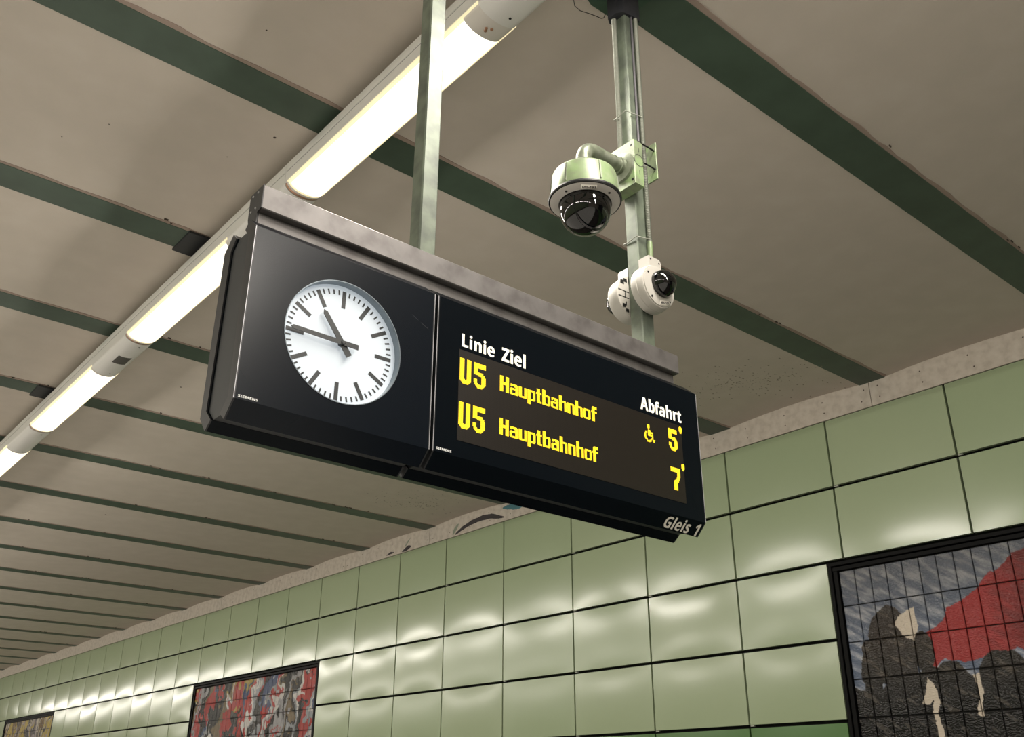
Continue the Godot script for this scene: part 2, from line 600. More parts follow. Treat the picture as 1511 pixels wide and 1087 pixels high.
func build_wall_back() -> void:
	var st := begin()
	box(st, Vector3(-47, -EYE - 1.2, -6.95), Vector3(15, 3.3, -6.66))
	var wb := struct("wall_back", st, mats.gap)
	st = begin()
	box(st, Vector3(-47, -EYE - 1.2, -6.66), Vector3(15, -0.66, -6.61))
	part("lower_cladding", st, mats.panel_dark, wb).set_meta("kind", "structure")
	var meshes := []
	for i in 8:
		meshes.append(panel_mesh(100 + i, 0.0046 + 0.0004 * (i % 4)))
	joints = [4.09, 3.09, 2.09, 1.10, 0.10, -0.89, -1.89, -2.8909, -3.9006, -4.919, -5.92, -6.918, -8.004, -9.08, -10.06, -11.05, -12.04, -13.01]
	var x := -13.99
	while x > -46.5:
		joints.append(x)
		x -= 0.985
	var pm := [mats.panel, mats.panel2, mats.panel3]
	for r in 5:
		for j in joints.size() - 1:
			var xr: float = joints[j]
			var xl: float = joints[j + 1]
			if r >= 2:
				# the murals take the place of the lower panels
				var skip := false
				for m in MURALS:
					var ml: float = m[0]
					var mr: float = m[1]
					if xl >= ml - 0.12 and xr <= mr + 0.12:
						skip = true
					elif xl < ml and xr > ml and xr < mr + 0.2:
						xr = ml
					elif xr > mr and xl < mr and xl > ml - 0.2:
						xl = mr
				if skip or xr - xl < 0.1:
					continue
				if xl < -40:
					continue
			var y1: float = ROWS[r] - (0.012 if r else 0.006)
			var y0: float = ROWS[r + 1] + 0.014
			var mi := MeshInstance3D.new()
			mi.name = "wall_panel"
			mi.mesh = meshes[rng.randi() % 8]
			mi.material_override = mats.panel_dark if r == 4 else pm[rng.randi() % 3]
			mi.position = Vector3((xl + xr) * 0.5, EYE + (y0 + y1) * 0.5, WALL) - origin_of(wb)
			mi.scale = Vector3(xr - xl - 0.018, y1 - y0, 1)
			mi.rotation_degrees = Vector3(rng.randf_range(-0.12, 0.12), rng.randf_range(-0.12, 0.12), 0)
			wb.add_child(mi, true)
			if xr > -12 and xr < 1 and r < 4 and rng.randf() < 0.6:
				# bent metal clip at the panel corner
				st = begin()
				box(st, Vector3(xl + 0.005, y0 - 0.012, WALL - 0.02), Vector3(xl + 0.04, y0 - 0.003, WALL - 0.004))
				part("panel_clip", st, mats.conduit, wb)
	# fascia boards between panels and ceiling
	st = begin()
	box(st, Vector3(-47, 2.80, -6.68), Vector3(15, 3.0, -6.645))
	var tr := struct("trim_1", st, mats.gap)
	var xr2 := 4.51
	while xr2 > -46:
		var xl2 := xr2 - 1.997
		st = begin()
		ext(st, PackedVector2Array([Vector2(-6.64, 2.804), Vector2(-6.622, 2.801), Vector2(-6.618, 2.805), Vector2(-6.618, 3.05), Vector2(-6.64, 3.05)]), Vector3(xl2 + 0.003, 0, 0), Vector3(0, 0, 1), Vector3(0, 1, 0), Vector3(1.991, 0, 0))
		var fb := part("fascia_board", st, mats.fascia, tr)
		if xr2 > -14 and xr2 < 1:
			for i in 6:
				for r in 2:
					st = begin()
					var q := Vector3(xl2 + 0.06 + i * 0.375 + rng.randf_range(-0.02, 0.02), (2.863 if r == 0 else 2.957) + rng.randf_range(-0.005, 0.005), -6.618)
					lathe(st, [Vector2(0.0065, 0.0), Vector2(0.005, 0.0015), Vector2(0, 0.002)], q, Vector3(0, 0, 1), 8)
					part("screw", st, mats.screw, fb)
		xr2 -= 1.997
	# graffiti sprayed on the fascia
	smear(tr, mats.smear_dark, [[-8.93, 2.825, 0.012], [-8.80, 2.868, 0.022], [-8.62, 2.905, 0.028], [-8.42, 2.918, 0.030], [-8.25, 2.905, 0.030], [-8.12, 2.868, 0.022], [-8.03, 2.848, 0.008]])
	smear(tr, mats.smear_green, [[-8.985, 2.84, 0.02], [-8.95, 2.875, 0.035], [-8.90, 2.91, 0.03], [-8.87, 2.935, 0.008]])
	smear(tr, mats.smear_teal, [[-8.05, 2.955, 0.006], [-7.95, 2.945, 0.03], [-7.80, 2.93, 0.045], [-7.66, 2.92, 0.02]])
	smear(tr, mats.smear_dark, [[-10.06, 2.815, 0.006], [-9.99, 2.83, 0.024], [-9.93, 2.845, 0.028], [-9.86, 2.85, 0.006]])
	smear(tr, mats.smear_green, [[-10.0, 2.87, 0.012], [-9.95, 2.91, 0.02], [-9.9, 2.95, 0.008]])
	smear(tr, mats.smear_dark, [[-10.42, 2.83, 0.004], [-10.33, 2.845, 0.016], [-10.25, 2.84, 0.006]])

func smear(tr: Node3D, mat: Material, pts: Array) -> void:
	var st := begin()
	st.set_smooth_group(-1)
	for i in pts.size() - 1:
		var n := 4
		for k in n:
			var t0 := float(k) / n
			var t1 := float(k + 1) / n
			var a := Vector3(lerpf(pts[i][0], pts[i + 1][0], t0), lerpf(pts[i][1], pts[i + 1][1], t0), -6.6170)
			var b := Vector3(lerpf(pts[i][0], pts[i + 1][0], t1), lerpf(pts[i][1], pts[i + 1][1], t1), -6.6170)
			var wa := lerpf(pts[i][2], pts[i + 1][2], t0) * rng.randf_range(0.8, 1.1)
			var wb := lerpf(pts[i][2], pts[i + 1][2], t1)
			quad(st, a - Vector3(0, wa, 0), b - Vector3(0, wb, 0), b + Vector3(0, wb, 0), a + Vector3(0, wa, 0), Vector3(0, 0, 1))
	part("graffiti", st, mat, tr)

# ------------------------------------------------------------------ tile pictures
const MURALS := [[-4.045, 0.10], [-16.10, -11.925], [-27.77, -23.72]]

func build_murals() -> void:
	var labels := ["large glazed tile picture in blue, red and black at the right of the wall", "tile picture of red, white and black strokes on the wall below the clock", "farthest tile picture in ochre and grey tones at the left edge of the wall"]
	for m in 3:
		var xl: float = MURALS[m][0]
		var xr: float = MURALS[m][1]
		var o := thing("tile_picture", labels[m], "mural", Vector3((xl + xr) * 0.5, EYE - 0.6, -6.62))
		var top := 1.647
		var bot := -0.62
		# two-step black frame
		for side in 4:
			var st := begin()
			var w := 0.03
			var lo: Vector3
			var hi: Vector3
			var lo2: Vector3
			var hi2: Vector3
			if side == 0:
				lo = Vector3(xl, top - w, -6.66); hi = Vector3(xr, top, -6.595)
				lo2 = Vector3(xl + w, top - 0.068, -6.66); hi2 = Vector3(xr - w, top - w - 0.006, -6.605)
			elif side == 1:
				lo = Vector3(xl, bot, -6.66); hi = Vector3(xr, bot + w, -6.595)
				lo2 = Vector3(xl + w, bot + w + 0.006, -6.66); hi2 = Vector3(xr - w, bot + 0.068, -6.605)
			elif side == 2:
				lo = Vector3(xl + 0.002, bot + w, -6.66); hi = Vector3(xl + w, top - w, -6.595)
				lo2 = Vector3(xl + w + 0.006, bot + 0.068, -6.66); hi2 = Vector3(xl + 0.072, top - 0.068, -6.605)
			else:
				lo = Vector3(xr - w, bot + w, -6.66); hi = Vector3(xr - 0.002, top - w, -6.595)
				lo2 = Vector3(xr - 0.072, bot + 0.068, -6.66); hi2 = Vector3(xr - w - 0.006, top - 0.068, -6.605)
			box(st, lo, hi, 0.003)
			box(st, lo2, hi2, 0.003)
			part("frame", st, mats.frame_black, o)
		var st := begin()
		box(st, Vector3(xl + 0.06, bot + 0.06, -6.66), Vector3(xr - 0.06, top - 0.06, -6.636))
		part("mortar", st, mats.gap, o)
		var mat := std(Color(0.92, 0.92, 0.92), 0.16)
		mat.metallic_specular = 0.36
		mat.albedo_texture = ImageTexture.create_from_image(paint(m))
		mat.normal_enabled = true
		mat.normal_texture = glaze_normal()
		mat.normal_scale = 1.0
		mat.uv1_scale = Vector3(1, 1, 1)
		var x0 := xl + 0.075
		var y1 := top - 0.072
		var nc := int(round((xr - xl - 0.15) / 0.13))
		var nr := 8
		var dx := (xr - xl - 0.15) / nc
		var dy := (y1 - (bot + 0.072)) / nr
		for r in nr:
			for c in nc:
				tile(o, mat, x0 + c * dx, y1 - (r + 1) * dy, dx, dy, Rect2(float(c) / nc, float(r) / nr, 1.0 / nc, 1.0 / nr))

func tile(o: Node3D, mat: Material, x: float, y: float, dx: float, dy: float, uv: Rect2) -> void:
	var st := begin()
	st.set_smooth_group(-1)
	var g := 0.0035
	var c := 0.004
	var zf := -6.622 + rng.randf_range(-0.0008, 0.0008)
	var zb := -6.636
	var tl := rng.randf_range(-0.0007, 0.0007)
	var tl2 := rng.randf_range(-0.0007, 0.0007)
	var a := [Vector3(x + g + c, y + g + c, zf + tl), Vector3(x + dx - g - c, y + g + c, zf + tl2), Vector3(x + dx - g - c, y + dy - g - c, zf - tl), Vector3(x + g + c, y + dy - g - c, zf - tl2)]
	var b := [Vector3(x + g, y + g, zf - 0.003), Vector3(x + dx - g, y + g, zf - 0.003), Vector3(x + dx - g, y + dy - g, zf - 0.003), Vector3(x + g, y + dy - g, zf - 0.003)]
	var emit := func(p: Array) -> void:
		for v in p:
			st.set_uv(Vector2(uv.position.x + uv.size.x * clampf((v.x - x) / dx, 0, 1), uv.position.y + uv.size.y * (1.0 - clampf((v.y - y) / dy, 0, 1))))
			st.add_vertex(v)
	emit.call([a[0], a[2], a[1]])
	emit.call([a[0], a[3], a[2]])
	for i in 4:
		var j := (i + 1) % 4
		emit.call([b[i], a[j], b[j]])
		emit.call([b[i], a[i], a[j]])
		var bi: Vector3 = b[i]
		var bj: Vector3 = b[j]
		bi.z = zb
		bj.z = zb
		emit.call([bi, b[j], bj])
		emit.call([bi, b[i], b[j]])
	st.generate_normals()
	st.generate_tangents()
	var mi := MeshInstance3D.new()
	mi.name = "tile"
	mi.mesh = st.commit()
	mi.mesh.surface_set_material(0, mat)
	mi.position = Vector3(0, EYE, 0) - o.position
	o.add_child(mi, true)

var glaze: Texture2D
func glaze_normal() -> Texture2D:
	if glaze == null:
		var t := noise_tex(77, 0.14, [], 1024, 3)
		t.as_normal_map = true
		t.bump_strength = 1.8
		glaze = t
	return glaze

func paint(which: int) -> Image:
	var tw := 16 if which else 20
	var w := 31 * tw
	var h := 8 * tw * 2
	var im := Image.create(w, h, false, Image.FORMAT_RGBA8)
	var warp := FastNoiseLite.new()
	warp.seed = 11 + which
	warp.frequency = 0.35
	warp.fractal_octaves = 4
	var streak := FastNoiseLite.new()
	streak.seed = 23 + which
	streak.frequency = 0.6
	streak.fractal_octaves = 5
	var cell := FastNoiseLite.new()
	cell.seed = 37 + which
	cell.noise_type = FastNoiseLite.TYPE_CELLULAR
	cell.cellular_return_type = FastNoiseLite.RETURN_CELL_VALUE
	cell.fractal_type = FastNoiseLite.FRACTAL_NONE
	cell.frequency = 0.5
	var red := PackedVector2Array([Vector2(4.15, 5.2), Vector2(4.7, 4.0), Vector2(6.2, 2.9), Vector2(8.6, 1.7), Vector2(10.2, 0.7), Vector2(13, -1), Vector2(15, -1), Vector2(15, 6.6), Vector2(10.3, 6.0), Vector2(9.3, 5.2), Vector2(7.5, 5.6), Vector2(5.5, 5.4), Vector2(4.7, 6.2)])
	var cream := [PackedVector2Array([Vector2(2.9, 3.5), Vector2(3.5, 3.2), Vector2(4.4, 2.6), Vector2(4.3, 3.6), Vector2(3.9, 4.4), Vector2(3.5, 4.0)]), PackedVector2Array([Vector2(3.9, 7.3), Vector2(4.3, 6.2), Vector2(4.9, 7.3), Vector2(4.8, 9.0), Vector2(4.4, 9.0), Vector2(4.6, 7.3)]), PackedVector2Array([Vector2(6.9, 6.2), Vector2(7.3, 6.2), Vector2(7.3, 7.0), Vector2(6.95, 8.2), Vector2(6.8, 8.0), Vector2(7.05, 7.2)]), PackedVector2Array([Vector2(3.9, 12), Vector2(4.7, 9.6), Vector2(5.2, 11.5), Vector2(6, 12.5)])]
	var heads := [[2.6, 4.7, 1.35, 2.2], [4.4, 4.9, 0.62, 1.1], [5.9, 7.0, 1.15, 1.5], [8.5, 6.8, 1.3, 1.7], [1.2, 5.6, 0.7, 1.6], [4.2, 8.3, 0.9, 1.1], [11.5, 7.2, 1.6, 1.7]]
	var pal2 := [Color(0.75, 0.73, 0.71), Color(0.64, 0.18, 0.16), Color(0.10, 0.10, 0.10), Color(0.55, 0.56, 0.58), Color(0.62, 0.55, 0.28), Color(0.13, 0.13, 0.13), Color(0.80, 0.78, 0.76), Color(0.58, 0.57, 0.58), Color(0.25, 0.30, 0.42), Color(0.42, 0.36, 0.26), Color(0.18, 0.17, 0.17), Color(0.62, 0.2, 0.19)]
	var pal3 := [Color(0.62, 0.58, 0.48), Color(0.68, 0.60, 0.30), Color(0.35, 0.34, 0.34), Color(0.56, 0.52, 0.50), Color(0.48, 0.40, 0.28), Color(0.22, 0.22, 0.24), Color(0.70, 0.66, 0.58)]
	for py in h:
		for px in w:
			# u and v count in tile widths
			var u := float(px) / tw
			var v := float(py) / tw
			var du := warp.get_noise_2d(u, v)
			var dv := warp.get_noise_2d(u + 50.0, v + 20.0)
			var col: Color
			if which == 0:
				var a := u + du * 0.35
				var b := v + dv * 0.5
				var s := streak.get_noise_2d((u + v * 0.5) * 0.7, (v - u * 0.6) * 3.0)
				col = Color(0.38, 0.42, 0.50).lerp(Color(0.72, 0.73, 0.76), clampf(0.25 + s * 1.6, 0, 1))
				col = col.lerp(Color(0.36, 0.35, 0.34), clampf(0.55 - v * 0.12, 0, 0.6))
				var q := Vector2(a, b)
				if Geometry2D.is_point_in_polygon(q, red):
					col = Color(0.62, 0.21, 0.205).lerp(Color(0.40, 0.16, 0.15), clampf((u - 8.0) / 3.0 + s * 0.5, 0, 1))
				var dark := b > 6.3 + 0.5 * sin(u * 1.1)
				for hd in heads:
					if pow((a - hd[0]) / hd[2], 2) + pow((b - hd[1]) / hd[3], 2) < 1.0:
						dark = true
				if a > 13.0:
					var cv := cell.get_noise_2d(a * 0.6, b * 0.45)
					dark = cv < -0.1 and v > 3.0
				if dark:
					col = Color(0.20, 0.175, 0.15).lerp(Color(0.075, 0.07, 0.07), clampf((v - 4.5) / 3.5, 0, 1))
					if s > 0.33:
						col = col.lerp(Color(0.45, 0.42, 0.38), 0.5)
				for cp in cream:
					if Geometry2D.is_point_in_polygon(q, cp):
						col = Color(0.83, 0.78, 0.71)
			else:
				var a := u * 1.3 + v * 0.45 + du * 3.0
				var b := v + dv * 1.2
				var cv := cell.get_noise_2d(a * 1.8, b * 0.33)
				var s := streak.get_noise_2d(u * 2.0, v * 0.5)
				var pal: Array = pal2 if which == 1 else pal3
				var idx := int(absf(cv) * 97.0) % pal.size()
				col = pal[idx]
				if which == 1 and v > 5.0 + 2.0 * sin(u * 0.45) and idx % 2 == 0:
					col = Color(0.12, 0.115, 0.11)
				col = col.lerp(Color(0.85, 0.83, 0.8) if s > 0 else Color(0.1, 0.1, 0.1), clampf(absf(s) * 0.6 - 0.12, 0, 0.35))
			im.set_pixel(px, py, col)
	return im

# ------------------------------------------------------------------ ceiling lamps
func lamp_profile(inset := 0.0) -> PackedVector2Array:
	# bulging underside of diffuser and cover, in (z, y), from the near edge to the far edge
	var out := PackedVector2Array()
	for i in 17:
		var t := i / 16.0
		var a := PI * t
		out.append(Vector2(-1.7655 + cos(a) * (0.0935 - inset), 2.802 - sin(a) * (0.047 - inset)))
	return out

func build_lamps() -> void:
	var seen_labels := {0: "long glowing ceiling lamp behind the square pole, nearest the camera", 1: "glowing ceiling lamp just left of the clock, partly behind its edge", 2: "glowing ceiling lamp third from the right in the row, left of the dark grey sticker", 3: "farthest visible ceiling lamp, cut off by the left edge of the picture"}
	for row in 2:
		for k in range(-6, 18):
			var zs := 0.0 if row == 0 else 3.75 + 1.7655
			var x1 := -2.206 - LAMP_PERIOD * k       # near end of the glowing part
			var x0 := x1 - LAMP_LEN
			var xe := x1 + LAMP_PERIOD - LAMP_LEN     # cover plate reaches to the lamp before
			var lab: String
			var grp := ""
			if row == 0 and seen_labels.has(k):
				lab = seen_labels[k]
				grp = "ceiling lamps in the row by the track"
			elif row == 0:
				lab = "long ceiling lamp of the row by the track, outside the picture"
				grp = "ceiling lamps by the track outside the picture"
			else:
				lab = "long ceiling lamp of the second row, behind the camera"
				grp = "ceiling lamps behind the camera"
			var o := thing("ceiling_lamp", lab, "lamp", Vector3((x0 + xe) * 0.5, EYE + 2.93, -1.7655 + zs), grp)
			var ux := Vector3(0, 0, 1)
			var uy := Vector3(0, 1, 0)
			var base := Vector3(x0 - 0.0, 0, zs)
			var full := Vector3(LAMP_PERIOD - 0.004, 0, 0)
			# housing: channel with two grooves on its sides
			var st := begin()
			ext(st, PackedVector2Array([Vector2(-1.672, 2.803), Vector2(-1.668, 2.866), Vector2(-1.673, 2.869), Vector2(-1.673, 2.875), Vector2(-1.668, 2.878), Vector2(-1.668, 2.905), Vector2(-1.674, 2.93), Vector2(-1.857, 2.93), Vector2(-1.863, 2.905), Vector2(-1.863, 2.803)]), base, ux, uy, full)
			part("housing", st, mats.lamp_body, o)
			if row == 0:
				st = begin()
				box(st, Vector3(x0 + 0.01, 2.8695, -1.6728), Vector3(x0 + LAMP_PERIOD - 0.02, 2.8745, -1.6715))
				part("groove", st, mats.dark, o)
			# glowing diffuser
			var clear := 0.10 if k == 0 else 0.03
			st = begin()
			var pr := lamp_profile()
			ext(st, pr.slice(2, 16), Vector3(x0 + 0.05, 0, zs), ux, uy, Vector3(LAMP_LEN - clear - 0.05, 0, 0))
			part("diffuser", st, mats.lamp_glow, o)
			# dimmer ribbed borders of the diffuser
			for rim in [[0, 3], [15, 17]]:
				st = begin()
				var rp := pr.slice(rim[0], rim[1])
				rp.append(Vector2(rp[rp.size() - 1].x, 2.803))
				rp.append(Vector2(rp[0].x, 2.803))
				ext(st, rp, Vector3(x0 + 0.035, 0, zs), ux, uy, Vector3(LAMP_LEN - clear - 0.035, 0, 0))
				part("diffuser_border", st, mats.lamp_rim, o)
			st = begin()
			ext(st, pr.slice(2, 16), Vector3(x0 + 0.035, 0, zs), ux, uy, Vector3(0.015, 0, 0))
			part("diffuser_end", st, mats.lamp_rim, o)
			# creamy translucent lips along both edges of the diffuser
			for s in [-1.0, 1.0]:
				st = begin()
				var zc: float = -1.7655 + s * 0.0945
				ext(st, PackedVector2Array([Vector2(zc - 0.0045, 2.7945), Vector2(zc + 0.0045, 2.7945), Vector2(zc + 0.0045, 2.804), Vector2(zc - 0.0045, 2.804)]), Vector3(x0 + 0.035, 0, zs), ux, uy, Vector3(LAMP_LEN - 0.035, 0, 0))
				part("diffuser_lip", st, mats.lamp_rim, o)
			st = begin()
			ext(st, pr, Vector3(x1 - clear, 0, zs), ux, uy, Vector3(clear, 0, 0))
			part("clear_end", st, mats.lamp_clear, o)
			if k == 0 and row == 0:
				for q in [[-1.752, 0.052], [-1.757, 0.063], [-1.772, 0.042]]:
					st = begin()
					lathe(st, [Vector2(0.007, 0), Vector2(0.006, 0.004), Vector2(0, 0.005)], Vector3(x1 - q[1], 2.7555, q[0]), Vector3(0, -1, 0), 10)
					part("lamp_holder_contact", st, mats.copper, o)
			st = begin()
			ext(st, pr, Vector3(x0 + 0.02, 0, zs), ux, uy, Vector3(0.015, 0, 0))
			part("end_cap", st, mats.lamp_clear, o)
			st = begin()
			ext(st, lamp_profile(0.002), Vector3(x0 + 0.004, 0, zs), ux, uy, Vector3(0.016, 0, 0))
			part("end_ring", st, mats.copper, o)
			# metal cover up to the next lamp
			st = begin()
			ext(st, lamp_profile(-0.0015), Vector3(x1, 0, zs), ux, uy, Vector3(xe - x1 - 0.0, 0, 0))
			var cv := part("cover_plate", st, mats.lamp_cover, o)
			if row == 0:
				for q in [0.05, 0.62]:
					st = begin()
					lathe(st, [Vector2(0.006, 0), Vector2(0.005, 0.002), Vector2(0, 0.003)], Vector3(x1 + q, 2.7535, -1.79), Vector3(0, -1, 0), 10)
					part("screw", st, mats.dark, cv)
				if k == 2:
					st = begin()
					var pp := PackedVector2Array()
					var inner := PackedVector2Array()
					for i in range(6, 12):
						var a := PI * i / 16.0
						pp.append(Vector2(-1.7655 + cos(a) * 0.0965, 2.802 - sin(a) * 0.050))
						inner.append(Vector2(-1.7655 + cos(a) * 0.0955, 2.802 - sin(a) * 0.049))
					inner.reverse()
					pp.append_array(inner)
					ext(st, pp, Vector3(x1 + 0.26, 0, 0), ux, uy, Vector3(0.14, 0, 0))
					part("sticker", st, mats.label_grey, cv)
	# dark brackets under every second beam
	for k in [2, 4, 6, 8]:
		var xb := beam_center(k)
		var lab2: String = {2: "dark plate bracket holding the lamp row to the beam nearest the clock", 4: "dark plate bracket at the second visible beam joint of the lamp row", 6: "dark plate bracket of the lamp row cut off by the left picture edge", 8: "dark plate bracket of the lamp row farther along the ceiling"}[k]
		var o := thing("lamp_bracket", lab2, "bracket", Vector3(xb, EYE + 2.93, -1.7655), "brackets of the lamp row")
		var st := begin()
		box(st, Vector3(xb - 0.13, 2.985, -1.86), Vector3(xb + 0.13, 2.9995, -1.585), 0.002)
		part("plate", st, mats.bracket, o)
		st = begin()
		box(st, Vector3(xb - 0.05, 2.931, -1.83), Vector3(xb + 0.05, 2.985, -1.70), 0.002)
		part("spacer", st, mats.bracket, o)

# ------------------------------------------------------------------ the hanging sign
const SHELL := [Vector2(-1.827, 0.776), Vector2(-1.827, 1.211), Vector2(-1.869, 1.247), Vector2(-1.889, 1.228), Vector2(-1.866, 1.200), Vector2(-1.857, 0.786), Vector2(-1.889, 0.757), Vector2(-1.864, 0.737)]

func mirrored(p: Array) -> PackedVector2Array:
	var out := PackedVector2Array()
	for v in p:
		out.append(Vector2(2.0 * AX - 0.003 - v.x, v.y))
	return out

func build_case(o: Node3D, za: float, zb: float, hole: bool) -> void:
	# za is the left end, zb the right end (more negative)
	var ux := Vector3(1, 0, 0)
	var uy := Vector3(0, 1, 0)
	var e := 0.004
	var L := zb - za
	var st := begin()
	ext(st, PackedVector2Array(SHELL), Vector3(0, 0, za - e), ux, uy, Vector3(0, 0, L + 2 * e), [0] if hole else [])
	if hole:
		clock_face(st, za - e, zb + e)
	part("front_shell", st, mats.clock_black if hole else mats.sign_black, o)
	st = begin()
	ext(st, mirrored(SHELL), Vector3(0, 0, za - e), ux, uy, Vector3(0, 0, L + 2 * e))
	part("rear_shell", st, mats.sign_black, o)
	# bare metal edges of the sheet at both ends
	for zz in [za, zb + e]:
		st = begin()
		ext(st, PackedVector2Array(SHELL), Vector3(0, 0, zz), ux, uy, Vector3(0, 0, -e))
		part("edge_trim", st, mats.sign_edge, o)
		st = begin()
		ext(st, mirrored(SHELL), Vector3(0, 0, zz), ux, uy, Vector3(0, 0, -e))
		part("edge_trim", st, mats.sign_edge, o)
	# worn bare metal along the two front edges
	for zz in [za - 0.0007, zb + 0.0007]:
		st = begin()
		bar(st, Vector3(-1.827, 0.776, zz), Vector3(-1.827, 1.211, zz), Vector3(0, 0, 0.0007), 0.0003)
		part("worn_edge", st, mats.bare_edge, o)
	st = begin()
	ext(st, PackedVector2Array([Vector2(-1.8585, 0.787), Vector2(-1.8675, 1.1995), Vector2(-1.896, 1.224), Vector2(-1.930, 1.224), Vector2(-1.9585, 1.1995), Vector2(-1.9675, 0.787), Vector2(-1.936, 0.7575), Vector2(-1.890, 0.7575)]), Vector3(0, 0, za - 0.006), ux, uy, Vector3(0, 0, L + 0.012))
	part("core", st, mats.sign_core, o)

const CLOCK := Vector2(-1.0068, 0.9895)   # z, y of the dial axis
func clock_face(st: SurfaceTool, za: float, zb: float) -> void:
	var x := -1.827
	var r := 0.1595
	var angs := []
	for k in 96:
		angs.append(TAU * k / 96)
	for cz in [za, zb]:
		for cy in [0.776, 1.211]:
			angs.append(fposmod(atan2(cy - CLOCK.y, cz - CLOCK.x), TAU))
	angs.sort()
	st.set_smooth_group(-1)
	var out := []
	var inn := []
	for a in angs:
		var d := Vector2(cos(a), sin(a))      # z, y
		var tz: float = ((za if d.x > 0 else zb) - CLOCK.x) / d.x if absf(d.x) > 1e-6 else 1e9
		var ty: float = ((1.211 if d.y > 0 else 0.776) - CLOCK.y) / d.y if absf(d.y) > 1e-6 else 1e9
		var t := minf(tz, ty)
		out.append(Vector3(x, CLOCK.y + d.y * t, CLOCK.x + d.x * t))
		inn.append(Vector3(x, CLOCK.y + d.y * r, CLOCK.x + d.x * r))
	for i in angs.size():
		var j := (i + 1) % angs.size()
		quad(st, out[i], out[j], inn[j], inn[i], Vector3(1, 0, 0))

